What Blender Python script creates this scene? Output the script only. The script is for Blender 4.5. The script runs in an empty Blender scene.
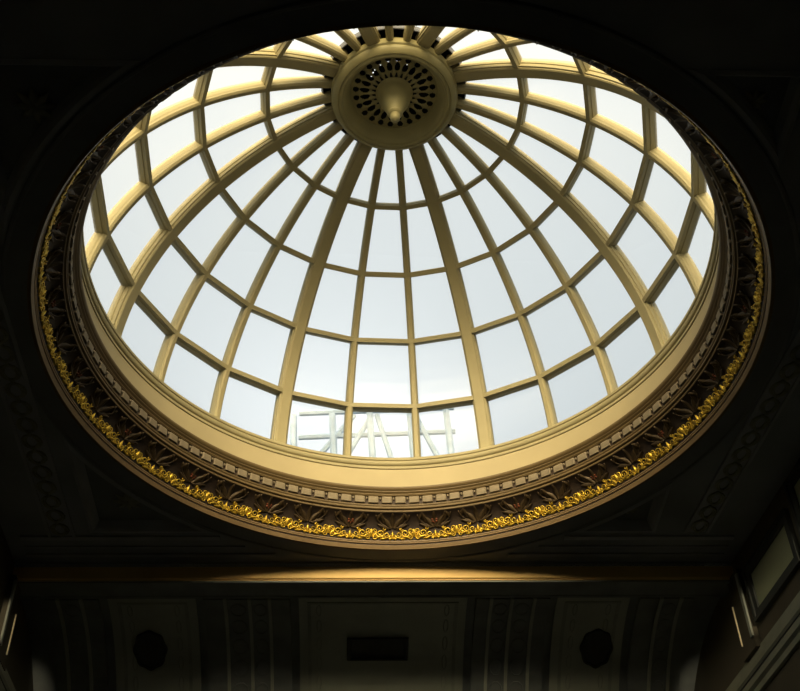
import bpy, bmesh, math, random
from mathutils import Vector, Matrix
random.seed(7)
PI = math.pi
S = 5.0                      # lip radius of the oculus in metres; the R-unit lengths below are multiplied by it
Z0 = 12.54                   # height of the oculus lip above the floor
PHI = math.radians(-5.05)    # turn of the glazing about the dome axis
PSI = 0.055                  # turn of the room against the camera
SEG = 2*PI/24
ZC, RIN, RGL = 0.284, 0.949, 0.985   # sphere centre above lip, inner radius of bars, radius of the glass
col = bpy.context.scene.collection

# ------------------------------------------------------------------ helpers
def link(o): col.objects.link(o); return o
def tag(o, label=None, cat=None, group=None, kind=None):
    if label: o['label'] = label
    if cat: o['category'] = cat
    if group: o['group'] = group
    if kind: o['kind'] = kind
    return o
def empty(name, loc=(0,0,0), rz=0.0):
    o = bpy.data.objects.new(name, None); o.location = loc; o.rotation_euler = (0,0,rz); o.empty_display_size = .1
    return link(o)
def build(name, bm, mat, parent=None, smooth=False, normals=True):
    if normals: bmesh.ops.recalc_face_normals(bm, faces=bm.faces)
    me = bpy.data.meshes.new(name); bm.to_mesh(me); bm.free()
    if smooth is True:
        for q in me.polygons: q.use_smooth = True
    elif smooth:
        for q in me.polygons: q.use_smooth = True
        me.set_sharp_from_angle(angle=smooth)
    me.materials.append(mat)
    o = bpy.data.objects.new(name, me); link(o)
    if parent: o.parent = parent
    return o
def dup(o, rz=None, parent=None):
    c = o.copy(); link(c)
    if parent is not None: c.parent = parent
    if rz is not None: c.rotation_euler = (0,0,rz)
    return c
def sweep(bm, rings, closed=False, caps=True):
    vs = [[bm.verts.new(q) for q in r] for r in rings]
    n = len(vs[0]); m = len(vs)
    for i in range(m if closed else m-1):
        a, b = vs[i], vs[(i+1) % m]
        for j in range(n):
            bm.faces.new((a[j], a[(j+1)%n], b[(j+1)%n], b[j]))
    if caps and not closed:
        bm.faces.new(vs[0][::-1]); bm.faces.new(vs[-1])
def lathe(bm, prof, n=288, closed=False):
    """profile of (r, z) in R units about the dome axis"""
    cols = []
    for i in range(n):
        a = 2*PI*i/n
        cols.append([bm.verts.new((S*r*math.sin(a), S*r*math.cos(a), S*z)) for r, z in prof])
    m = len(prof)
    for i in range(n):
        A, B = cols[i], cols[(i+1) % n]
        for j in range(m if closed else m-1):
            k = (j+1) % m
            bm.faces.new((A[j], A[k], B[k], B[j]))
def box(bm, x0, x1, y0, y1, z0, z1, M=None):
    c = [Vector(q) for q in ((x0,y0,z0),(x1,y0,z0),(x1,y1,z0),(x0,y1,z0),(x0,y0,z1),(x1,y0,z1),(x1,y1,z1),(x0,y1,z1))]
    if M is not None: c = [M @ q for q in c]
    v = [bm.verts.new(q) for q in c]
    for f in ((0,3,2,1),(4,5,6,7),(0,1,5,4),(1,2,6,5),(2,3,7,6),(3,0,4,7)): bm.faces.new([v[i] for i in f])
def tube(bm, pts, rad, n=6, squash=1.0, nrm=None):
    pts = [Vector(q) for q in pts]; rings = []
    for i, q in enumerate(pts):
        t = (pts[min(i+1,len(pts)-1)]-pts[max(i-1,0)]).normalized()
        a = nrm if nrm is not None else Vector((0,0,1))
        s = t.cross(a); s = s.normalized() if s.length > 1e-6 else Vector((1,0,0))
        w = s.cross(t)
        r = rad[i] if isinstance(rad, (list, tuple)) else rad
        rings.append([q + s*r*math.cos(2*PI*k/n) + w*r*squash*math.sin(2*PI*k/n) for k in range(n)])
    sweep(bm, rings)

# ------------------------------------------------------------------ materials
def mat(name, colr, rough=.6, metal=0.0, var=.12, scale=6.0, bump=0.0, spec=.4):
    m = bpy.data.materials.new(name); m.use_nodes = True; nt = m.node_tree; b = nt.nodes['Principled BSDF']
    tc = nt.nodes.new('ShaderNodeTexCoord'); nz = nt.nodes.new('ShaderNodeTexNoise'); nz.inputs['Scale'].default_value = scale
    nz.inputs['Detail'].default_value = 4
    nt.links.new(tc.outputs['Object'], nz.inputs['Vector'])
    rp = nt.nodes.new('ShaderNodeValToRGB'); e = rp.color_ramp.elements
    e[0].position, e[1].position = .3, .7
    e[0].color = (*[c*(1-var) for c in colr], 1); e[1].color = (*[min(1, c*(1+var)) for c in colr], 1)
    nt.links.new(nz.outputs['Fac'], rp.inputs['Fac']); nt.links.new(rp.outputs['Color'], b.inputs['Base Color'])
    b.inputs['Roughness'].default_value = rough; b.inputs['Metallic'].default_value = metal
    b.inputs['Specular IOR Level'].default_value = spec
    if bump:
        bp = nt.nodes.new('ShaderNodeBump'); bp.inputs['Strength'].default_value = bump; bp.inputs['Distance'].default_value = .02
        nt.links.new(nz.outputs['Fac'], bp.inputs['Height']); nt.links.new(bp.outputs['Normal'], b.inputs['Normal'])
    return m
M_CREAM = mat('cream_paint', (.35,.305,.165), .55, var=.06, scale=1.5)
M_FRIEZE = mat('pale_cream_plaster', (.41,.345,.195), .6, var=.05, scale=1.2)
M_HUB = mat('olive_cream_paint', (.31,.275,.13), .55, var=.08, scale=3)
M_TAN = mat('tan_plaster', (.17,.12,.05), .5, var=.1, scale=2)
M_STONE = mat('dentil_plaster', (.24,.195,.12), .6, var=.1, scale=8)
M_GOLD = mat('gold_leaf', (.60,.42,.06), .34, metal=.6, var=.25, scale=14)
M_GOLD_SHADE = mat('shaded_gold_leaf', (.085,.058,.026), .45, metal=.3, var=.35, scale=10)  # gilt leaves of the upper cove, their shade put into a darker colour
M_COVE = mat('cove_ground', (.045,.030,.018), .6, var=.3, scale=5)
M_RED = mat('dull_red_rosette', (.20,.06,.02), .5, var=.2, scale=9)
M_LIP = mat('lip_plaster', (.26,.18,.085), .5, var=.08, scale=2)
M_GROOVE = mat('groove_brown', (.06,.038,.02), .6, var=.1)
M_CEIL = mat('dark_ceiling_paint', (.36,.38,.39), .7, var=.2, scale=.8)
M_BAND = mat('dark_band_paint', (.46,.48,.48), .6, var=.15, scale=1.5)
M_RINGB = mat('ring_band_paint', (.26,.275,.28), .6, var=.12, scale=1.5)
M_ORN = mat('dull_gilt_ornament', (.36,.36,.27), .55, var=.3, scale=6)
M_PANEL = mat('dark_panel_paint', (.25,.27,.27), .7, var=.2, scale=1)
M_VAULT = mat('vault_plaster', (.52,.55,.46), .7, var=.12, scale=1.2)
M_VDARK = mat('vault_dark_plaster', (.26,.28,.27), .7, var=.2, scale=2)
M_VBORD = mat('vault_border_plaster', (.42,.44,.37), .7, var=.2, scale=2)
M_VEDGE = mat('vault_fillet_plaster', (.50,.52,.44), .6, var=.1, scale=2)
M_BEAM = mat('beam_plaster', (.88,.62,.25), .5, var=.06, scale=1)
M_WALL = mat('dim_wall_paint', (.16,.14,.095), .7, var=.15, scale=.9)
M_WPANEL = mat('green_grey_panel', (.50,.54,.36), .6, var=.08, scale=1)
M_FRAMEDK = mat('dark_frame_paint', (.08,.085,.075), .6, var=.1)
M_WCORN = mat('wall_cornice_plaster', (.40,.41,.31), .6, var=.1, scale=2)
M_PILE = mat('pilaster_edge_highlight', (.92,.80,.52), .5, var=.05)  # made very pale so that the pilaster edges look lit
M_FLOOR = mat('stone_floor', (.20,.21,.21), .6, var=.15, scale=.7)
M_CAP = mat('roof_cap_dark', (.02,.02,.018), .8, var=.2)
M_STEEL = mat('outer_steel', (.66,.78,.90), .6, var=.1)

def glass_mat():
    m = bpy.data.materials.new('frosted_glass'); m.use_nodes = True; nt = m.node_tree; nt.nodes.clear()
    out = nt.nodes.new('ShaderNodeOutputMaterial')
    tr = nt.nodes.new('ShaderNodeBsdfTransparent'); tr.inputs[0].default_value = (.95,.975,.98,1)
    tl = nt.nodes.new('ShaderNodeBsdfTranslucent'); tl.inputs[0].default_value = (.90,.93,.94,1)
    tc = nt.nodes.new('ShaderNodeTexCoord'); nz = nt.nodes.new('ShaderNodeTexNoise'); nz.inputs['Scale'].default_value = .8
    nt.links.new(tc.outputs['Object'], nz.inputs['Vector'])
    mr = nt.nodes.new('ShaderNodeMapRange'); mr.inputs['To Min'].default_value = .14; mr.inputs['To Max'].default_value = .22
    nt.links.new(nz.outputs['Fac'], mr.inputs['Value'])
    mx = nt.nodes.new('ShaderNodeMixShader')
    nt.links.new(mr.outputs[0], mx.inputs[0]); nt.links.new(tr.outputs[0], mx.inputs[1]); nt.links.new(tl.outputs[0], mx.inputs[2])
    gl = nt.nodes.new('ShaderNodeBsdfGlossy'); gl.inputs['Roughness'].default_value = .25
    m2 = nt.nodes.new('ShaderNodeMixShader'); m2.inputs[0].default_value = .03
    nt.links.new(mx.outputs[0], m2.inputs[1]); nt.links.new(gl.outputs[0], m2.inputs[2])
    nt.links.new(m2.outputs[0], out.inputs[0])
    return m
M_GLASS = glass_mat()

# ------------------------------------------------------------------ sky: overcast, brighter and warmer on the sun's side
def make_world():
    w = bpy.data.worlds.new('sky'); bpy.context.scene.world = w; w.use_nodes = True; nt = w.node_tree; nt.nodes.clear()
    N = nt.nodes.new; L = nt.links.new
    tc = N('ShaderNodeTexCoord'); sp = N('ShaderNodeSeparateXYZ'); L(tc.outputs['Generated'], sp.inputs[0])
    sd = Vector((-.02, -math.cos(math.radians(14)), math.sin(math.radians(14)))).normalized()
    sv = N('ShaderNodeVectorMath'); sv.operation = 'MULTIPLY'; sv.inputs[1].default_value = (.5,1,1); L(tc.outputs['Generated'], sv.inputs[0])
    nv = N('ShaderNodeVectorMath'); nv.operation = 'NORMALIZE'; L(sv.outputs[0], nv.inputs[0])
    dt = N('ShaderNodeVectorMath'); dt.operation = 'DOT_PRODUCT'; dt.inputs[1].default_value = sd; L(nv.outputs[0], dt.inputs[0])
    cl = N('ShaderNodeMath'); cl.operation = 'MAXIMUM'; cl.inputs[1].default_value = 0; L(dt.outputs['Value'], cl.inputs[0])
    back = N('ShaderNodeMath'); back.operation = 'POWER'; back.inputs[1].default_value = 36; L(cl.outputs[0], back.inputs[0])
    up = N('ShaderNodeMapRange'); up.inputs['From Min'].default_value = .45; up.inputs['From Max'].default_value = .92
    L(sp.outputs['Z'], up.inputs['Value'])
    far = N('ShaderNodeMix'); far.data_type = 'RGBA'
    far.inputs['A'].default_value = (.66,.72,.75,1); far.inputs['B'].default_value = (.93,.94,.92,1)
    L(up.outputs[0], far.inputs['Factor'])
    sky = N('ShaderNodeMix'); sky.data_type = 'RGBA'; sky.inputs['B'].default_value = (44,36,24,1)
    d2 = N('ShaderNodeVectorMath'); d2.operation = 'DOT_PRODUCT'; d2.inputs[1].default_value = Vector((-.06,.79,.61)).normalized(); L(tc.outputs['Generated'], d2.inputs[0])
    c2 = N('ShaderNodeMath'); c2.operation = 'MAXIMUM'; c2.inputs[1].default_value = 0; L(d2.outputs['Value'], c2.inputs[0])
    p2 = N('ShaderNodeMath'); p2.operation = 'POWER'; p2.inputs[1].default_value = 110; L(c2.outputs[0], p2.inputs[0])
    br = N('ShaderNodeMix'); br.data_type = 'RGBA'; br.inputs['B'].default_value = (1.12,1.14,1.14,1)
    L(p2.outputs[0], br.inputs['Factor']); L(far.outputs['Result'], br.inputs['A'])
    L(back.outputs[0], sky.inputs['Factor']); L(br.outputs['Result'], sky.inputs['A'])
    hz = N('ShaderNodeMapRange'); hz.inputs['From Min'].default_value = -.08; hz.inputs['From Max'].default_value = .05
    L(sp.outputs['Z'], hz.inputs['Value'])
    g = N('ShaderNodeMix'); g.data_type = 'RGBA'; g.inputs['A'].default_value = (.25,.25,.24,1)
    L(hz.outputs[0], g.inputs['Factor']); L(sky.outputs['Result'], g.inputs['B'])
    bg = N('ShaderNodeBackground'); L(g.outputs['Result'], bg.inputs['Color'])
    o = N('ShaderNodeOutputWorld'); L(bg.outputs[0], o.inputs['Surface'])
make_world()

# ------------------------------------------------------------------ camera
CAMP = Vector((-.00807757*S, -2.3000014*S, Z0-2.18875449*S))
def make_camera():
    th, roll, f = .76083028, .03183287, 1143.68768
    fw = Vector((0, math.cos(th), math.sin(th))); up = Vector((0, -math.sin(th), math.cos(th))); rt = Vector((1,0,0))
    c, s = math.cos(roll), math.sin(roll)
    up, rt = c*up+s*rt, c*rt-s*up
    cd = bpy.data.cameras.new('camera'); cam = bpy.data.objects.new('camera', cd); link(cam)
    cd.sensor_fit = 'HORIZONTAL'; cd.sensor_width = 36; cd.lens = f*36/800; cd.clip_end = 300
    R = Matrix((rt, up, -fw)).transposed().to_4x4()
    cam.matrix_world = Matrix.Translation(CAMP) @ R
    bpy.context.scene.camera = cam
make_camera()
vs_ = bpy.context.scene.view_settings
vs_.view_transform = 'Standard'; vs_.look = 'None'; vs_.exposure = 0.0; vs_.gamma = 0.86

# ================================================================== THE DOME
def sph(rho, el, t=0.0):            # point of the meridian at azimuth 0, t = sideways
    return Vector((S*t, S*rho*math.cos(el), S*(ZC+rho*math.sin(el))))
dome = empty('dome_skylight', (0,0,Z0))
tag(dome, 'large domed skylight of frosted panes between cream painted ribs', 'skylight', kind='thing')

def rib_bm(sec, e0, e1, n):
    bm = bmesh.new()
    sweep(bm, [[sph(rho, math.radians(e0+(e1-e0)*i/n), t) for t, rho in sec] for i in range(n+1)])
    return bm
def sym(half): return [(-t, r) for t, r in half] + [(t, r) for t, r in half[::-1]]
main_sec = sym([(.0265,.994),(.0265,.972),(.0235,.970),(.0235,.962),(.025,.9605),(.025,.955),(.0205,.953),(.0205,.949),(.0165,.9455)])
thin_sec = sym([(.0135,.992),(.0135,.970),(.0115,.963),(.0125,.960),(.0125,.956),(.0085,.951),(.0065,.949)])
ELB = [1.6, 16.6, 32.0, 47.1, 62.4, 75.3]
main0 = build('main_rib', rib_bm(main_sec, 1.0, 77.3, 44), M_CREAM, dome)
thin0 = build('glazing_bar', rib_bm(thin_sec, 1.0, 76.8, 40), M_CREAM, dome)
first = True
for k in range(8):
    a = (1.5+3*k)*SEG+PHI
    if k == 0: main0.rotation_euler = (0,0,-a)
    else: dup(main0, -a, dome)
    for d in (1, 2):
        b = a+d*SEG
        if first: thin0.rotation_euler = (0,0,-b); first = False
        else: dup(thin0, -b, dome)
# horizontal bars, straight between the ribs
def ring_bar(el):
    e = math.radians(el); bm = bmesh.new(); h = .0100
    sec = []
    for dz, rho in ((-h,.992),(-h,.966),(-h*.8,.963),(-h*.8,.9495),(h*.8,.9495),(h*.8,.963),(h,.966),(h,.992)):
        r = rho*math.cos(e)-dz*math.sin(e); z = ZC+rho*math.sin(e)+dz*math.cos(e)
        sec.append((r, z))
    rings = []
    for i in range(24):
        a = (i+.5)*SEG+PHI
        rings.append([Vector((S*r*math.sin(a), S*r*math.cos(a), S*z)) for r, z in sec])
    sweep(bm, rings, closed=True)
    return bm
for el in ELB[1:5]: build('ring_bar', ring_bar(el), M_CREAM, dome)
# panes
def pane_bm(e0, e1, n=5):
    bm = bmesh.new(); rows = []
    for i in range(n+1):
        e = math.radians(e0+(e1-e0)*i/n); r = RGL*math.cos(e); z = ZC+RGL*math.sin(e)
        x = r*math.sin(SEG/2)-.004; y = r*math.cos(SEG/2)
        rows.append([bm.verts.new((-S*x,S*y,S*z)), bm.verts.new((S*x,S*y,S*z))])
    for a, b in zip(rows, rows[1:]): bm.faces.new((a[0],a[1],b[1],b[0]))
    return bm
def pane_rank(row, k):
    e = math.radians((ELB[row]+ELB[row+1])/2); a = k*SEG+PHI; r = RGL*math.cos(e)
    q = Vector((S*r*math.sin(a), S*r*math.cos(a), Z0+S*(ZC+RGL*math.sin(e))))
    t = (Z0-CAMP.z)/(q.z-CAMP.z); h = CAMP+(q-CAMP)*t
    n = (q-Vector((0,0,Z0+S*ZC))).normalized(); v = (q-CAMP)
    area = (ELB[row+1]-ELB[row])*r*abs(n.dot(v.normalized()))/v.length_squared
    inside = 1.0-math.hypot(h.x, h.y)/S
    return (area*1e3 if inside > 0 else -1+inside)
ranked = sorted(((pane_rank(r, k), r, k) for r in range(5) for k in range(24)), reverse=True)
protos = {}
rest = bmesh.new()
for i, (_, r, k) in enumerate(ranked):
    a = k*SEG+PHI
    if i < 100:
        if r not in protos: protos[r] = build('pane', pane_bm(ELB[r], ELB[r+1]), M_GLASS, dome, normals=False); protos[r].rotation_euler = (0,0,-a)
        else: dup(protos[r], -a, dome)
    else:
        t = pane_bm(ELB[r], ELB[r+1]); t.transform(Matrix.Rotation(-a, 4, 'Z'))
        me = bpy.data.meshes.new('tmp'); t.to_mesh(me); t.free(); rest.from_mesh(me); bpy.data.meshes.remove(me)
tag(build('remaining_panes', rest, M_GLASS, dome, normals=False), kind='stuff')
# hub
bm = bmesh.new()
lathe(bm, [(.222,1.226),(.222,1.196),(.216,1.192),(.2165,1.186),(.212,1.178),(.204,1.170),(.197,1.167),(.194,1.170),(.191,1.167),(.186,1.165),(.181,1.168),(.178,1.175),(.172,1.178),(.165,1.190),(.158,1.205),(.153,1.222),(.151,1.237),(.1575,1.240),(.2,1.240),(.215,1.236)], 144, closed=True)
hub = build('hub', bm, M_HUB, dome, smooth=math.radians(35))
# pierced rosette inside the hub: spokes and two rows of holes
bm = bmesh.new(); NA, NR = 288, 44; r0, r1 = .030, .157
def holed(r, a):
    u = (a/(2*PI)*24) % 1.0 - .5
    if ((r-.1355)/.0105)**2 + (u*2*PI/24*r/.0105)**2 < 1: return True
    if ((r-.104)/.0175)**2 + (u*2*PI/24*r/.0090)**2 < 1: return True
    return ((r-.068)/.010)**2 + (u*2*PI/24*r/.0042)**2 < 1
def gz(r, a):
    u = math.cos(24*a)
    return 1.231 - .0035*u*max(0, 1-((r-.09)/.06)**2)
grid = [[bm.verts.new((S*r*math.sin(a), S*r*math.cos(a), S*gz(r, a+PI/24*0))) for r in [r0+(r1-r0)*j/NR for j in range(NR+1)]] for a in [2*PI*i/NA for i in range(NA)]]
for i in range(NA):
    for j in range(NR):
        if not holed(r0+(r1-r0)*(j+.5)/NR, 2*PI*(i+.5)/NA):
            bm.faces.new((grid[i][j], grid[i][j+1], grid[(i+1)%NA][j+1], grid[(i+1)%NA][j]))
bmesh.ops.delete(bm, geom=[v for v in bm.verts if not v.link_faces], context='VERTS')
gr = build('pierced_rosette', bm, M_HUB, hub, smooth=True)
gr['label'] = 'pierced rosette with rings of dark holes'
bm = bmesh.new()
lathe(bm, [(.0,1.229),(.064,1.230),(.066,1.222),(.060,1.216),(.058,1.205),(.056,1.190),(.051,1.172),(.044,1.155),(.036,1.138),(.029,1.122),(.024,1.108),(.026,1.103),(.024,1.098),(.017,1.094),(.0155,1.088),(.0175,1.080),(.0165,1.072),(.011,1.064),(.0001,1.060)], 48)
fin = build('finial', bm, M_HUB, hub, smooth=math.radians(40)); fin['label'] = 'drop finial hanging from the hub centre'
# roof cap closing the top of the dome, with a few vent slits
bm = bmesh.new(); n = 144
prof = [(.249,1.233),(.255,1.241),(.257,1.252),(.250,1.262),(.085,1.300),(.079,1.301),(.0001,1.306)]
for j in range(len(prof)-1):
    for i in range(n):
        a0, a1 = 2*PI*i/n, 2*PI*(i+1)/n
        if j == 4 and 56 < i < 104 and i % 4 < 2: continue
        q = [(prof[j],a0),(prof[j+1],a0),(prof[j+1],a1),(prof[j],a1)]
        bm.faces.new([bm.verts.new((S*p[0]*math.sin(a), S*p[0]*math.cos(a), S*p[1])) for p, a in q])
bmesh.ops.remove_doubles(bm, verts=bm.verts, dist=1e-5)
cap = build('roof_cap', bm, M_CAP, hub); cap['label'] = 'dark cap above the hub'

# ================================================================== RING CORNICE (frieze, sill moulding, dentils)
corn = empty('ring_cornice', (0,0,Z0))
tag(corn, 'circular dentilled cornice with plain cream frieze below the glass', 'cornice', kind='thing')
bm = bmesh.new(); lathe(bm, [(.931,.190),(.931,.281),(.96,.281),(.96,.190)], closed=True)
fr = build('frieze', bm, M_FRIEZE, corn, smooth=math.radians(30)); fr['label'] = 'plain pale cream frieze'
bm = bmesh.new()
lathe(bm, [(.965,.281),(.931,.281),(.9275,.283),(.9265,.288),(.9275,.291),(.930,.2925),(.930,.2955),(.926,.297),(.9235,.300),(.9215,.305),(.921,.309),(.9235,.311),(.9235,.314),(.920,.316),(.919,.322),(.9205,.3265),(.929,.329),(.985,.330),(.985,.281)], closed=True)
build('sill_moulding', bm, M_CREAM, corn, smooth=math.radians(30))
bm = bmesh.new()
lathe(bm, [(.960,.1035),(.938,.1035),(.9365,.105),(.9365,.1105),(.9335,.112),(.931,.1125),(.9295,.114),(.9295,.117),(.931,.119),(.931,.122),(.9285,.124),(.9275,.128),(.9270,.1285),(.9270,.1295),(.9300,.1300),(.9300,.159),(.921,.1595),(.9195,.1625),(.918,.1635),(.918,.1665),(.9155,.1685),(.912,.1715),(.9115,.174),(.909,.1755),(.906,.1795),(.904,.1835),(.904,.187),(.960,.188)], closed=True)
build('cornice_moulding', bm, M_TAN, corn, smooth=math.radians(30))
bm = bmesh.new(); lathe(bm, [(.9284,.1301),(.9284,.1589),(.935,.1589),(.935,.1301)], closed=True)
b_ = build('dentil_ground', bm, M_GROOVE, corn); b_['label'] = 'dark brown ground behind the dentils'
ND = 124
def dentil_bm():
    bm = bmesh.new(); w = .0178
    prof = [(.929,.1310),(.9215,.1310),(.9205,.1325),(.9205,.1545),(.9215,.1580),(.929,.1580)]
    sweep(bm, [[Vector((S*x, S*r, S*z)) for r, z in pr] for x, pr in ((-w,[(r if r>.925 else r+.002,z) for r,z in prof]),(-w*.82,prof),(w*.82,prof),(w,[(r if r>.925 else r+.002,z) for r,z in prof]))])
    # small bead hanging in the gap beside the block
    rings = []
    cx, cy, cz = 2*PI*.922/ND/2, .923, .1500
    for i in range(5):
        t = -PI/2+PI*i/4; rr = max(.0002, .0036*math.cos(t))
        rings.append([Vector((S*(cx+rr*math.cos(2*PI*k/6)), S*(cy+rr*math.sin(2*PI*k/6)), S*(cz+.006*math.sin(t)))) for k in range(6)])
    sweep(bm, rings)
    return bm
d0 = None; rest = bmesh.new()
for i in sorted(range(ND), key=lambda i: abs(((i+.5)/ND*2*PI+PI) % (2*PI)-PI)):
    a = (i+.5)/ND*2*PI
    vis = abs((a+PI) % (2*PI)-PI) < PI*100/ND
    if vis:
        if d0 is None: d0 = build('dentil', dentil_bm(), M_STONE, corn); d0.rotation_euler = (0,0,-a)
        else: dup(d0, -a, corn)
    else:
        t = dentil_bm(); t.transform(Matrix.Rotation(-a, 4, 'Z')); me = bpy.data.meshes.new('tmp'); t.to_mesh(me); t.free(); rest.from_mesh(me); bpy.data.meshes.remove(me)
tag(build('remaining_dentils', rest, M_STONE, corn), kind='stuff')

# ================================================================== LEAF MOULDING (lip, cove and gilded leaves)
leafm = empty('leaf_moulding', (0,0,Z0))
tag(leafm, 'concave ring moulding with gilded acanthus leaves around the dome opening', 'moulding', kind='thing')
COVE = [(.9905,.0225),(.9890,.030),(.9865,.042),(.9825,.056),(.9765,.069),(.9685,.0805),(.9590,.0915),(.9490,.0985),(.9385,.1030)]
bm = bmesh.new(); lathe(bm, COVE+[(.9385,.118),(1.01,.118),(1.01,.0225)], closed=True)
build('cove', bm, M_COVE, leafm, smooth=math.radians(40))
bm = bmesh.new()
lathe(bm, [(1.012,-.004),(1.001,-.0065),(.9995,-.0062),(.9975,-.001),(.9945,.0045),(.9940,.0065)]+[(1.012,.0065)], closed=True)
build('outer_lip', bm, M_LIP, leafm, smooth=math.radians(30))
bm = bmesh.new(); lathe(bm, [(1.012,.0065),(.9965,.0065),(.9965,.0125),(1.012,.0125)], closed=True)
g_ = build('lip_groove', bm, M_GROOVE, leafm); g_['label'] = 'dark brown groove in the lip'
bm = bmesh.new(); lathe(bm, [(1.012,.0125),(.9935,.0125),(.9925,.014),(.9925,.0165),(.9905,.0185),(.9900,.0225),(1.012,.0225)], closed=True)
build('inner_fillet', bm, M_LIP, leafm, smooth=math.radians(30))
# surface frame of the cove: t in 0..1 from lip to cornice
_cl = [0.0]
for a, b in zip(COVE, COVE[1:]): _cl.append(_cl[-1]+math.hypot(b[0]-a[0], b[1]-a[1]))
def cove_pt(x, t, n):
    t = max(0, min(1, t)); d = t*_cl[-1]; i = 0
    while i < len(_cl)-2 and _cl[i+1] < d: i += 1
    k = (d-_cl[i])/(_cl[i+1]-_cl[i]); a, b = COVE[i], COVE[i+1]
    r, z = a[0]+(b[0]-a[0])*k, a[1]+(b[1]-a[1])*k
    # blended normal, towards the axis and downwards
    tx, tz = b[0]-a[0], b[1]-a[1]; L = math.hypot(tx, tz); nr, nz = -tz/L, tx/L
    r += nr*n; z += nz*n
    ang = x/.965
    return Vector((S*r*math.sin(ang), S*r*math.cos(ang), S*z))
CLEN = _cl[-1]
def lobe(bm, x, t, ang, length, width, h=.006, curl=.004, n=6, base=.0012):
    h *= .6; curl *= .45
    """a pointed, ridged leaf lobe lying on the cove; ang from the lip-to-cornice direction"""
    ca, sa = math.cos(ang), math.sin(ang); rows = []
    for i in range(n+1):
        s = i/n; w = width*math.sin(PI*min(1, .12+.88*s))**.8*(1 if s < .999 else .02)
        lift = base+h*math.sin(PI*(.15+.7*s))+curl*s*s
        row = []
        for q, hh in ((-1,-.004),(-.5,.0),(0,.0022),(.5,0),(1,-.004)):
            px = x+sa*s*length+ca*q*w; pt = t+(ca*s*length-sa*q*w)/CLEN
            row.append(bm.verts.new(cove_pt(px, pt, max(.0004, lift+hh*.9))))
        rows.append(row)
    for a, b in zip(rows, rows[1:]):
        for j in range(4): bm.faces.new((a[j],a[j+1],b[j+1],b[j]))
def scroll(bm, x, t, r, turns, sgn, rad, a0=0.0, h=.006):
    pts = []; n = int(14*turns)
    for i in range(n+1):
        s = i/n; a = a0+sgn*2*PI*turns*s; rr = r*(1-.86*s)
        pts.append(cove_pt(x+rr*math.cos(a), t+rr*math.sin(a)/CLEN, h*.6+.002*s))
    tube(bm, pts, [S*rad*(1-.35*i/n) for i in range(n+1)], 5)
def gold_cluster():
    bm = bmesh.new()
    lobe(bm, 0, .12, 0, .030, .0075, h=.008, curl=.008)
    for sg in (-1, 1):
        lobe(bm, sg*.006, .10, sg*.6, .026, .0065, h=.007, curl=.006)
        lobe(bm, sg*.014, .07, sg*1.15, .026, .0055, h=.007, curl=.005)
        lobe(bm, sg*.030, .05, sg*1.45, .026, .0050, h=.006, curl=.005)
        lobe(bm, sg*.040, .30, sg*.7, .016, .0045, h=.006, curl=.006)
        scroll(bm, sg*.030, .25, .0150, 1.6, sg, .0032, a0=(PI if sg > 0 else 0))
        scroll(bm, sg*.053, .20, .0115, 1.5, -sg, .0026, a0=(0 if sg > 0 else PI))
        scroll(bm, sg*.012, .33, .0100, 1.4, -sg, .0026, a0=-PI/2)
        scroll(bm, sg*.013, .09, .0085, 1.2, sg, .0023, a0=PI/2)
        scroll(bm, sg*.041, .09, .0080, 1.2, -sg, .0022, a0=PI/2)
        scroll(bm, sg*.064, .09, .0070, 1.1, sg, .0020, a0=PI/2)
        scroll(bm, sg*.044, .40, .0065, 1.1, sg, .0020, a0=0)
    return bm
def gold_bud():
    bm = bmesh.new()
    lobe(bm, 0, .04, 0, .030, .006, h=.006, curl=.005)
    for sg in (-1, 1):
        lobe(bm, sg*.003, .05, sg*.7, .018, .0045, h=.005, curl=.004)
        scroll(bm, sg*.007, .06, .005, .9, sg, .0018, a0=-PI/2)
    return bm
def upper_leaf():
    bm = bmesh.new()
    lobe(bm, 0, .44, 0, .062, .008, h=.006, curl=.006, n=8)
    for sg in (-1, 1):
        lobe(bm, sg*.005, .42, sg*.6, .050, .009, h=.006, curl=.005)
        lobe(bm, sg*.012, .40, sg*1.15, .046, .009, h=.006, curl=.004)
        lobe(bm, sg*.030, .62, sg*.35, .040, .008, h=.005, curl=.005)
        lobe(bm, sg*.052, .72, -sg*.5, .030, .008, h=.005, curl=.004)
        pts = [cove_pt(sg*(.006+.052*math.sin(PI/2*i/8)), .42+.5*(i/8)**1.3, .004) for i in range(9)]
        tube(bm, pts, S*.0022, 5)
    return bm
def rosette():
    bm = bmesh.new()
    for k in range(6): lobe(bm, 0, .66, 2*PI*k/6, .012, .0055, h=.006, curl=.003, n=4)
    return bm
NG = 42; goff = .5*0
protos2 = []
for nm, fn, m_, cnt, off in (('gilded_leaf', gold_cluster, M_GOLD, NG, 0.0), ('gilded_bud', gold_bud, M_GOLD, NG, .5), ('shaded_gilt_leaf', upper_leaf, M_GOLD_SHADE, NG, .5), ('red_rosette', rosette, M_RED, NG//2, .25)):
    o0 = None
    for i in range(cnt):
        a = (i+off)/cnt*2*PI+.02
        if o0 is None: o0 = build(nm, fn(), m_, leafm, smooth=True); o0.rotation_euler = (0,0,-a)
        else: dup(o0, -a, leafm)

# ================================================================== ROOM
# room frame: u to the right, v away from the camera, in R units from the dome axis; d above the lip
ROOM = Matrix.Translation((0,0,Z0)) @ Matrix.Rotation(PSI, 4, 'Z')
def rp(u, v, d=0.0): return ROOM @ Vector((S*u, S*v, S*d))
ZF = -Z0/S                                  # floor in d
UL, VB, VF = -1.29, -3.6, 1.10
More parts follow.
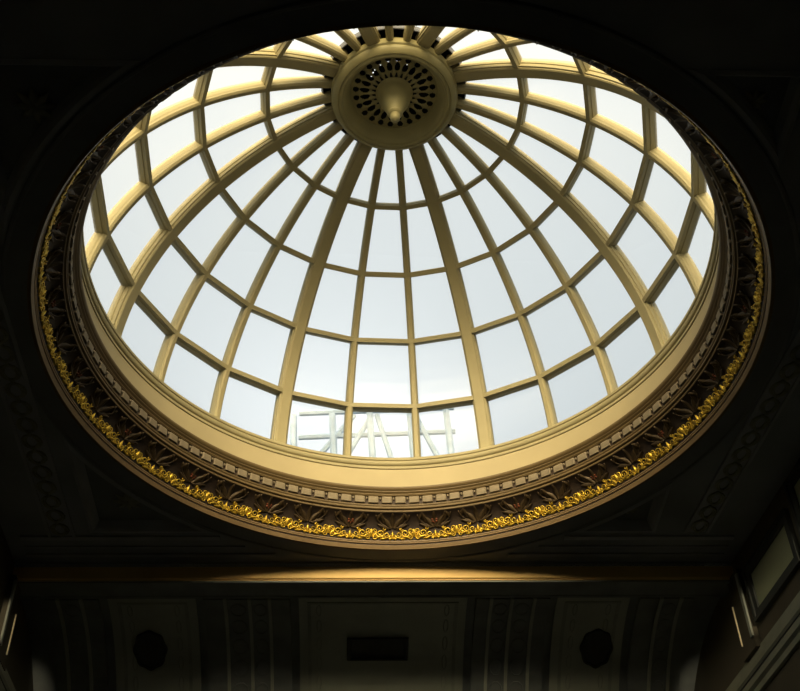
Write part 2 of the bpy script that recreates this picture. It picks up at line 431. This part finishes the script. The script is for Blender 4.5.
# right wall: plane through A towards B (measured in the world frame)
WA, WB = Vector((1.151,1.042)), Vector((1.202,.742)); WT = (WB-WA).normalized(); WN = Vector((WT.y, -WT.x)) # WN points into the room
if WN.x > 0: WN = -WN
def rw(s, d, n=0.0):
    q = WA+WT*s+WN*n; return Vector((S*q.x, S*q.y, Z0+S*d))
iR = ROOM.inverted()
def uv_of(q): w = iR @ q; return w.x/S, w.y/S
def right_u(v):                              # u of the right wall at v
    a, b = uv_of(rw(0,0)), uv_of(rw(1,0)); k = (v-a[1])/(b[1]-a[1]); return a[0]+(b[0]-a[0])*k

def face_obj(name, polys, m_, lab, cat, kind='structure'):
    bm = bmesh.new()
    for poly in polys: bm.faces.new([bm.verts.new(q) for q in poly])
    o = build(name, bm, m_, normals=False); return tag(o, lab, cat, kind=kind)

VW = 2.05                                    # front wall behind the vault bay
URF, URB = right_u(VF+.1), right_u(VB)
face_obj('floor', [[rp(UL-.02,VB,ZF), rp(URB+.02,VB,ZF), rp(right_u(VW)+.02,VW,ZF), rp(UL-.02,VW,ZF)]], M_FLOOR, 'stone floor of the hall far below the dome', 'floor')
face_obj('wall_back', [[rp(UL-.02,VB,ZF), rp(UL-.02,VB,.05), rp(URB+.02,VB,.05), rp(URB+.02,VB,ZF)]], M_WALL, 'back wall of the hall facing the vaulted bay', 'wall')
face_obj('wall_left', [[rp(UL,VB,ZF), rp(UL,VW,ZF), rp(UL,VW,.05), rp(UL,VB,.05)]], M_WALL, 'dark brown side wall under the left edge of the ceiling', 'wall')
def rpt(v, d): return rp(right_u(v), v, d)
face_obj('wall_right', [[rpt(VB,ZF), rpt(VB,.05), rpt(VW,.05), rpt(VW,ZF)]], M_WALL, 'dark brown side wall holding the pale framed panels', 'wall')
face_obj('wall_front', [[rp(UL,1.84,ZF), rp(right_u(1.84),1.84,ZF), rp(right_u(1.84),1.84,-.62), rp(UL,1.84,-.62)]], M_WALL, 'end wall below the vaulted bay', 'wall')

# spandrel panels: corner regions between a square and the ring
PU0, PU1, PV0, PV1, PR = -1.005, .885, -.90, .905, 1.084
def spandrel(su, sv, inset=0.0, n=22):
    u1 = (PU1 if su > 0 else PU0)-su*inset; v1 = (PV1 if sv > 0 else PV0)-sv*inset; R_ = PR+inset
    va = math.sqrt(max(1e-4, R_**2-u1**2)); ua = math.sqrt(max(1e-4, R_**2-v1**2))
    a0 = math.atan2(sv*va, u1); a1 = math.atan2(v1, su*ua)
    while a1-a0 > PI: a1 -= 2*PI
    while a1-a0 < -PI: a1 += 2*PI
    pts = [(u1, v1)]
    for i in range(n+1):
        a = a0+(a1-a0)*i/n; pts.append((R_*math.cos(a), R_*math.sin(a)))
    return pts
def ceil_mesh():
    bm = bmesh.new(); edges = []
    def loop(pts, d=0.0):
        v = [bm.verts.new(rp(u, w, d)) for u, w in pts]
        for i in range(len(v)): edges.append(bm.edges.new((v[i], v[(i+1) % len(v)])))
    loop([(UL-.02,VB), (right_u(VB)+.02,VB), (right_u(VF)+.02,VF), (UL-.02,VF)])
    loop([(1.04*math.cos(2*PI*i/180), 1.04*math.sin(2*PI*i/180)) for i in range(180)])
    for su in (-1,1):
        for sv in (-1,1): loop(spandrel(su, sv))
    bmesh.ops.triangle_fill(bm, edges=edges, use_beauty=True)
    # keep only faces outside the holes
    kill = []
    for f in bm.faces:
        c = f.calc_center_median(); u, v = uv_of(c)
        if math.hypot(u, v) < 1.04: kill.append(f); continue
        if PU0 < u < PU1 and PV0 < v < PV1 and math.hypot(u, v) > PR: kill.append(f)
    bmesh.ops.delete(bm, geom=kill, context='FACES')
    for f in bm.faces:
        f.normal_update()
        if f.normal.z > 0: f.normal_flip()
    return bm
tag(build('ceiling', ceil_mesh(), M_CEIL, normals=False), 'dark painted flat ceiling around the round opening', 'ceiling', kind='structure')
# flat dark band that rings the opening
bm = bmesh.new(); lathe(bm, [(1.0,-.0045),(1.064,-.0045),(1.068,-.0075),(1.075,-.0075),(1.079,-.002),(1.079,.008),(1.0,.008)], closed=True)
o = build('trim_1', bm, M_RINGB, smooth=math.radians(30)); o.location = (0,0,Z0)
tag(o, 'flat dark ring band between the gilded moulding and the ceiling', 'trim', kind='structure')

def spandrel_panel(su, sv, lab):
    pts = spandrel(su, sv); c = rp(*pts[0], 0)
    t = empty('ceiling_coffer', c, PSI); inv = t.matrix_basis.inverted()
    def L(u, v, d): return inv @ rp(u, v, d)
    tag(t, lab, 'ceiling panel', 'corner panels around the dome', 'thing')
    bm = bmesh.new(); lo = [bm.verts.new(L(u,v,0)) for u,v in pts]; hi = [bm.verts.new(L(u,v,.03)) for u,v in pts]
    for i in range(len(pts)): j = (i+1) % len(pts); bm.faces.new((lo[i],lo[j],hi[j],hi[i]))
    bm.faces.new(hi)
    build('recess', bm, M_PANEL, t)
    bm = bmesh.new(); ins = [spandrel(su, sv, q) for q in (.0,.012,.02,.03)]
    for (pa, da), (pb, db) in zip(((ins[0],-.002),(ins[1],-.006),(ins[2],.004)), ((ins[1],-.006),(ins[2],.004),(ins[3],.029))):
        A = [bm.verts.new(L(u,v,da)) for u,v in pa]; B = [bm.verts.new(L(u,v,db)) for u,v in pb]
        for i in range(len(A)): j = (i+1) % len(A); bm.faces.new((A[i],A[j],B[j],B[i]))
    build('frame', bm, M_BAND, t)
    # arabesque relief
    bm = bmesh.new(); cu, cv = pts[0]
    du = abs(cu)-math.sqrt(max(0, PR**2-cv**2)); dv = abs(cv)-math.sqrt(max(0, PR**2-cu**2))
    bx, by = cu-su*min(du*.36,.14), cv-sv*min(dv*.36,.14)
    k = min(du, dv)/.45
    def curl(x, y, r, a0, sg, turns=1.4, rad=.006):
        if math.hypot(x, y) < PR+r+.02: return
        bm = bmesh.new()
        P_ = [L(x+r*(1-.8*i/20)*math.cos(a0+sg*2*PI*turns*i/20), y+r*(1-.8*i/20)*math.sin(a0+sg*2*PI*turns*i/20), .024) for i in range(21)]
        tube(bm, P_, [S*rad*k*(1-.4*i/20) for i in range(21)], 5)
        build('scroll', bm, M_ORN, t, smooth=True)
    for q in range(8):
        a = 2*PI*q/8; P_ = [L(bx+k*.055*i/4*math.cos(a), by+k*.055*i/4*math.sin(a), .026-.004*math.sin(PI*i/4)) for i in range(5)]
        tube(bm, P_, [S*k*w for w in (.004,.010,.012,.008,.002)], 6, .5)
    build('leaf_flower', bm, M_ORN, t, smooth=True)
    for d_, (ex, ey) in enumerate(((-su,0),(0,-sv))):
        for i in range(3):
            dist = (.10+.075*i)*k*(1.25 if d_ == (0 if du > dv else 1) else 1)
            for sg in (-1, 1):
                w = .030*(1-.22*i)*k
                curl(bx+ex*dist+abs(ey)*sg*w, by+ey*dist+abs(ex)*sg*w, w*.95, math.atan2(-ey,-ex), sg*(1 if (ex+ey) > 0 else -1))
spandrel_panel(-1, 1, 'dark corner panel below the dome rim, beside the left beam end')
spandrel_panel(1, 1, 'dark corner panel below the dome rim, near the right framed wall panel')
spandrel_panel(-1, -1, 'nearly black corner panel in the top left of the photo')
spandrel_panel(1, -1, 'nearly black corner panel in the top right of the photo')

# ornamental ceiling bands with interlace running along the room
def ceiling_band(name, f0, f1, v0, v1, lab):
    bm = bmesh.new(); n = 2
    for a, b, d in ((0,.12,-.008),(.12,.88,-.003),(.88,1,-.008)):
        q = [(f0(v0)+(f1(v0)-f0(v0))*a, v0), (f0(v0)+(f1(v0)-f0(v0))*b, v0), (f0(v1)+(f1(v1)-f0(v1))*b, v1), (f0(v1)+(f1(v1)-f0(v1))*a, v1)]
        lo = [bm.verts.new(rp(u,v,d)) for u,v in q]; hi = [bm.verts.new(rp(u,v,.004)) for u,v in q]
        bm.faces.new(lo)
        for i in range(4): j = (i+1) % 4; bm.faces.new((lo[i],lo[j],hi[j],hi[i]))
    o = build(name, bm, M_BAND); tag(o, lab, 'trim', kind='structure')
    bm = bmesh.new(); m = int((v1-v0)/.075)
    for i in range(m):
        vc = v0+(i+.5)*(v1-v0)/m; uc = (f0(vc)+f1(vc))/2; w = abs(f1(vc)-f0(vc))*.30
        tube(bm, [rp(uc+w*math.cos(2*PI*k/14), vc+.030*math.sin(2*PI*k/14), -.005) for k in range(15)], S*.0048, 5)
        for sg in (-1,1):
            tube(bm, [rp(uc+sg*w*.7*math.sin(PI*k/6), vc+.0375*(k/6*2-1), -.0055) for k in range(7)], S*.004, 5)
    r = build('interlace_relief', bm, M_ORN, o, smooth=True); return o
ceiling_band('trim_2', lambda v: -1.145, lambda v: -1.055, -1.0, .92, 'dark ceiling band with interlace relief along the left side')
ceiling_band('trim_3', lambda v: right_u(v)-.235, lambda v: right_u(v)-.150, -.95, .90, 'dark ceiling band with interlace relief along the right side')
# plain fillets in front of the beam
bm = bmesh.new()
for v0, v1, d in ((.925,.945,-.006),(.985,.993,-.005),(1.03,1.045,-.006)):
    q = []
    def seg(u0, u1):
        box(bm, S*u0, S*u1, S*v0, S*v1, S*d, S*.004, ROOM)
    if v0 < .95: seg(UL+.05,-.58); seg(.58,right_u(v1)-.05)
    elif v0 < 1.0: seg(UL+.05,-.50); seg(.50,right_u(v1)-.05)
    else: seg(UL+.05,-.40); seg(.40,right_u(v1)-.05)
tag(build('trim_4', bm, M_BAND), 'thin dark fillets on the ceiling beside the lit beam', 'trim', kind='structure')

# beam across the front of the ceiling (profile in v, d) extruded along u
def extrude_u(prof, u0, u1f, m_, name, parent=None, smooth=False):
    bm = bmesh.new()
    sweep(bm, [[rp(u0, v, d) for v, d in prof], [rp(u1f, v, d) for v, d in prof]])
    return build(name, bm, m_, parent, smooth)
UR1 = right_u(1.15)
bprof = [(1.087,.02),(1.087,-.0185),(1.088,-.0195),(1.088,-.0615),(1.091,-.064),(1.094,-.064),(1.094,-.0685),(1.200,-.0685),(1.200,.02)]
mprof = [(1.0865,.0),(1.0865,-.006),(1.0835,-.007),(1.0835,-.011),(1.0865,-.0125),(1.0865,-.0183),(1.0872,-.0183),(1.0872,.0)]
bo = empty('beam', rp(0,1.088,-.0685), PSI); inv = bo.matrix_basis.inverted()
tag(bo, 'straight cream beam with a warm lit face below the dome', 'beam', kind='thing')
def extrude_local(prof, u0, u1, inv, m_, name, parent):
    bm = bmesh.new(); sweep(bm, [[inv @ rp(u0, v, d) for v, d in prof], [inv @ rp(u1, v, d) for v, d in prof]])
    return build(name, bm, m_, parent)
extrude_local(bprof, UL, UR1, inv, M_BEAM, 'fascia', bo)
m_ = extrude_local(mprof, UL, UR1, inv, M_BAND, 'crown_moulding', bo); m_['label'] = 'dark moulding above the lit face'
so = extrude_local([(1.0965,-.0687),(1.2,-.0687),(1.2,-.074),(1.19,-.074),(1.188,-.071),(1.112,-.071),(1.110,-.074),(1.0965,-.074)], UL, UR1, inv, M_VDARK, 'soffit', bo)
so['label'] = 'dark underside of the beam'
bm = bmesh.new(); sec = []
for i in range(96):
    w = (UR1-UL)/96; u = UL+w*i
    for du, v in ((.0,1.0864),(.30,1.0864),(.32,1.0822),(.5,1.0812),(.68,1.0822),(.70,1.0864)): sec.append((u+du*w, v))
sec.append((UR1,1.0864))
sweep(bm, [[inv @ rp(u, v, -.0178), inv @ rp(u, v, -.0130), inv @ rp(u, 1.0866, -.0130), inv @ rp(u, 1.0866, -.0178)] for u, v in sec])
build('bead_molding', bm, M_BAND, bo)

# vaulted bay beyond the beam: quarter barrel curving down to the end wall
VV, VD, VR = 1.20, -.05, .62
def vp(u, t, n=0.0):       # t = angle from the crown, n = inward offset
    r = VR-n; return rp(u, VV+r*math.sin(t), VD-VR+r*math.cos(t))
NT = 24
bm = bmesh.new(); rows = []
for i in range(NT+1):
    t = PI/2*i/NT; rows.append((bm.verts.new(vp(UL-.02,t)), bm.verts.new(vp(UR1+.1,t))))
for a, b in zip(rows, rows[1:]): bm.faces.new((a[0],a[1],b[1],b[0]))
tag(build('ceiling.001', bm, M_VDARK, normals=False, smooth=True), 'curved vault ceiling of the bay beyond the beam', 'ceiling', kind='structure')
def vstrip(bm, ua, ub, t0, t1, n0, n1, inv, N=NT):
    sweep(bm, [[inv @ vp(u, t0+(t1-t0)*i/N, n) for u, n in ((ua,n0),(ub,n0),(ub,n1),(ua,n1))] for i in range(N+1)])
def vault_rib(u0, u1, lines, lab):
    t = empty('vault_rib', vp((u0+u1)/2, PI/2, 0), PSI); inv = t.matrix_basis.inverted()
    tag(t, lab, 'vault rib', 'ribs of the bay vault', 'thing')
    bm = bmesh.new(); vstrip(bm, u0, u1, .02, PI/2, .001, .022, inv); build('rib_band', bm, M_VDARK, t)
    for u in lines:
        bm = bmesh.new(); vstrip(bm, u-.0055, u+.0055, .0, PI/2, .020, .030, inv); build('fillet', bm, M_VEDGE, t)
    bm = bmesh.new()
    for a, b in zip(lines, lines[1:]):
        c = (a+b)/2; w = (b-a)*.32
        for k in range(10):
            tc = .12+k*.15
            tube(bm, [inv @ vp(c+w*math.cos(2*PI*q/10), tc+.055*math.sin(2*PI*q/10), .023) for q in range(11)], S*.0025, 5)
    build('leaf_relief', bm, M_VDARK, t)
vault_rib(-.655,-.355,(-.58,-.495,-.425),'vault rib with three thin pale fillets, left of the middle vault panel')
vault_rib(.30,.56,(.352,.425,.505),'vault rib with three thin pale fillets, right of the middle vault panel')
vault_rib(-1.20,-1.02,(-1.155,-1.075),'dark curved vault rib at the left end of the bay')
vault_rib(.88,1.07,(.955,1.025),'dark curved vault rib at the right end of the bay')
def vault_panel(u0, u1, shape, lab, medlab, du=0.0):
    uc = (u0+u1)/2; um = uc+du
    t = empty('vault_coffer', vp(uc, .5, 0), PSI); inv = t.matrix_basis.inverted()
    tag(t, lab, 'vault panel', 'panels of the bay vault', 'thing')
    bm = bmesh.new(); vstrip(bm, u0+.02, u1-.02, .04, 1.35, .001, .006, inv); build('field', bm, M_VAULT, t)
    bm = bmesh.new()
    for a, b in ((u0+.05,u0+.062),(u1-.062,u1-.05)): vstrip(bm, a, b, .10, 1.30, .004, .009, inv)
    for a, b in ((.085,.10),(1.285,1.30)): vstrip(bm, u0+.05, u1-.05, a, b, .004, .009, inv, 2)
    for sg in (-1, 1):
        for q in range(9):
            tc = .16+q*.13; x = (u0+.09) if sg < 0 else (u1-.09)
            tube(bm, [inv @ vp(x+.008*math.cos(2*PI*k/8), tc+.05*math.sin(2*PI*k/8), .006) for k in range(9)], S*.002, 4)
    build('border', bm, M_VBORD, t)
    # medallion
    bm = bmesh.new(); n = 40; tcn = .455
    def outline(s):
        P_ = []
        for k in range(n):
            a = 2*PI*k/n
            if shape == 'oval': r = 1+.04*math.cos(8*a); x, y = .060*r*math.cos(a), .135*r*math.sin(a)
            else:
                c_, s_ = math.cos(a), math.sin(a); m_ = max(abs(c_), abs(s_)); x, y = .112*c_/m_, .078*s_/m_
            P_.append((um+x*s, tcn+y*s))
        return P_
    ringv = [[bm.verts.new(inv @ vp(u, tt, nn)) for u, tt in outline(s)] for s, nn in ((1.0,.006),(.97,.016),(.88,.016),(.84,.009))]
    for A, B in zip(ringv, ringv[1:]):
        for k in range(n): bm.faces.new((A[k],A[(k+1)%n],B[(k+1)%n],B[k]))
    bm.faces.new(ringv[-1])
    o = build('medallion', bm, M_FRAMEDK, t); o['label'] = medlab
vault_panel(-1.01,-.665,'oval','vault panel with dark oval medallion, on the left of the bay','dark oval medallion', -.025)
vault_panel(-.345,.29,'rect','wide middle vault panel with dark rectangular plaque','dark rectangular plaque', -.016)
vault_panel(.57,.87,'oval','vault panel with dark oval medallion, on the right of the bay','dark oval medallion', .037)

# right wall: framed panels, cornice, pilaster
def wall_box(bm, s0, s1, d0, d1, n0, n1, inv, F):
    c = [inv @ F(s, d, n) for n in (n0, n1) for s, d in ((s0,d0),(s1,d0),(s1,d1),(s0,d1))]
    v = [bm.verts.new(q) for q in c]
    for f in ((0,1,2,3),(7,6,5,4),(0,4,5,1),(1,5,6,2),(2,6,7,3),(3,7,4,0)): bm.faces.new([v[i] for i in f])
def lw(s, d, n=0.0): return rp(UL+n, 1.17-s, d)        # left wall: s towards the camera from the pilaster edge
RZ = math.atan2(WT.y, WT.x)
def wall_panel(F, s0, s1, d0, d1, rz, lab):
    t = empty('wall_coffer', F((s0+s1)/2, d0, 0), rz); inv = t.matrix_basis.inverted()
    tag(t, lab, 'wall panel', 'framed panels high on the side walls', 'thing')
    bm = bmesh.new(); wall_box(bm, s0, s1, d0, d1, .0008, .004, inv, F)
    f_ = build('panel_field', bm, M_WPANEL, t); f_['label'] = 'pale green-grey field'
    bm = bmesh.new()
    for w0, w1, h in ((.0,.022,.012),(.022,.034,.018)):
        wall_box(bm, s0-w1, s0-w0, d0-w1, d1+w1, .0008, h, inv, F); wall_box(bm, s1+w0, s1+w1, d0-w1, d1+w1, .0008, h, inv, F)
        wall_box(bm, s0-w0, s1+w0, d0-w1, d0-w0, .0008, h, inv, F); wall_box(bm, s0-w0, s1+w0, d1+w0, d1+w1, .0008, h, inv, F)
    build('frame', bm, M_FRAMEDK, t)
wall_panel(rw, 0.0, .300, -.250, -.122, RZ, 'pale green-grey framed panel on the right wall beside the lit pilaster edge')
wall_panel(rw, .41, .72, -.250, -.060, RZ, 'second framed panel on the right wall, cut off by the photo edge')
def wall_cornice(F, s0, s1, dtop, rz, lab):
    t = empty('wall_cornice', F((s0+s1)/2, dtop-.1, 0), rz); inv = t.matrix_basis.inverted()
    tag(t, lab, 'cornice', 'cornices along the side walls', 'thing')
    prof = [(.0008,dtop+.012),(.012,dtop+.010),(.014,dtop-.004),(.018,dtop-.006),(.020,dtop-.030),(.030,dtop-.036),(.030,dtop-.05),(.022,dtop-.060),(.022,dtop-.082),(.012,dtop-.090),(.012,dtop-.110),(.0008,dtop-.112)]
    bm = bmesh.new(); sweep(bm, [[inv @ F(s, d, n) for n, d in prof] for s in (s0, s1)])
    build('moulding', bm, M_WCORN, t)
    bm = bmesh.new(); wall_box(bm, s0, s1, dtop-.060, dtop-.036, .0215, .0245, inv, F); b_ = build('dark_groove', bm, M_FRAMEDK, t)
wall_cornice(rw, -.70, 1.6, -.365, RZ, 'stepped cornice on the right wall below the pale framed panel')
wall_cornice(lw, -.60, 1.9, -.335, PSI+PI/2, 'stepped cornice on the left wall at the photo edge')
def pilaster(F, s0, s1, d0, d1, rz, lab):
    t = empty('pilaster', F((s0+s1)/2, d0, 0), rz); inv = t.matrix_basis.inverted()
    tag(t, lab, 'pilaster', 'pilasters at the ends of the side walls', 'thing')
    bm = bmesh.new(); wall_box(bm, s0, s1, d0, d1, .0008, .022, inv, F); build('shaft', bm, M_WALL, t)
    bm = bmesh.new()
    sweep(bm, [[inv @ F(q, d, n) for q, n in ((s0-.003,.020),(s0-.003,.0262),(s0+.003,.020))] for d in (d0+.05, d0+.20)])  # short strip turned and coloured to imitate light along the shaft edge
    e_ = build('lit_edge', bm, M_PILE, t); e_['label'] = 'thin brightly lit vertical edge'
    bm = bmesh.new(); wall_box(bm, s1-.012, s1+.004, d0+.04, d1-.02, .020, .027, inv, F); build('side_fillet', bm, M_VEDGE, t)
    bm = bmesh.new(); wall_box(bm, s0-.012, s1+.012, d0-.002, d0+.03, .0008, .028, inv, F); build('base', bm, M_WALL, t)
pilaster(rw, -.146, -.060, -.36, -.062, RZ, 'pilaster with a bright edge beside the framed panel on the right wall')
pilaster(lw, .018, .105, -.36, -.062, PSI+PI/2, 'pilaster with a bright edge on the left wall')

# steel framing of an outer roof, seen faintly through the lowest panes
t = empty('roof_frame', (0, S*1.22, Z0))
tag(t, 'pale steel roof framing seen as faint lines through the lowest far panes', 'roof frame', kind='thing')
bm = bmesh.new()
for x in (-2.08,-1.3,-.55,.25,.98): tube(bm, [(x, 0, .6), (x-.10, -.03, 3.0), (x-.14, -.09, 3.88)], .07, 6)
build('upright_bar', bm, M_STEEL, t)
bm = bmesh.new()
for z, y in ((2.45,.05),(3.38,-.01),(3.93,-.09)): tube(bm, [(-2.1,y,z),(1.0,y,z+.03)], .055, 6)
for x0, x1 in ((-2.0,-1.0),(-1.35,-.65),(-.2,-.55),(.75,.2)): tube(bm, [(x0,.05,2.5),(x1,-.07,3.85)], .055, 6)
build('cross_bar', bm, M_STEEL, t)

# narrow spots added without a known source, to brighten the pilaster edges
def grazing_spot(F, name):
    a, b = F(4.0, -.36, .30), F(0, -.235, .02)
    ld = bpy.data.lights.new(name, 'SPOT'); ld.energy = 5000; ld.color = (1,.86,.6); ld.spot_size = math.radians(2.6); ld.spot_blend = .8; ld.shadow_soft_size = .05
    o = bpy.data.objects.new(name, ld); link(o); o.location = a; o.rotation_euler = (b-a).to_track_quat('-Z','Y').to_euler()
grazing_spot(lambda s, d, n: rw(s-.146, d, n), 'added_edge_spot')
grazing_spot(lambda s, d, n: lw(s+.018, d, n), 'added_edge_spot.001')
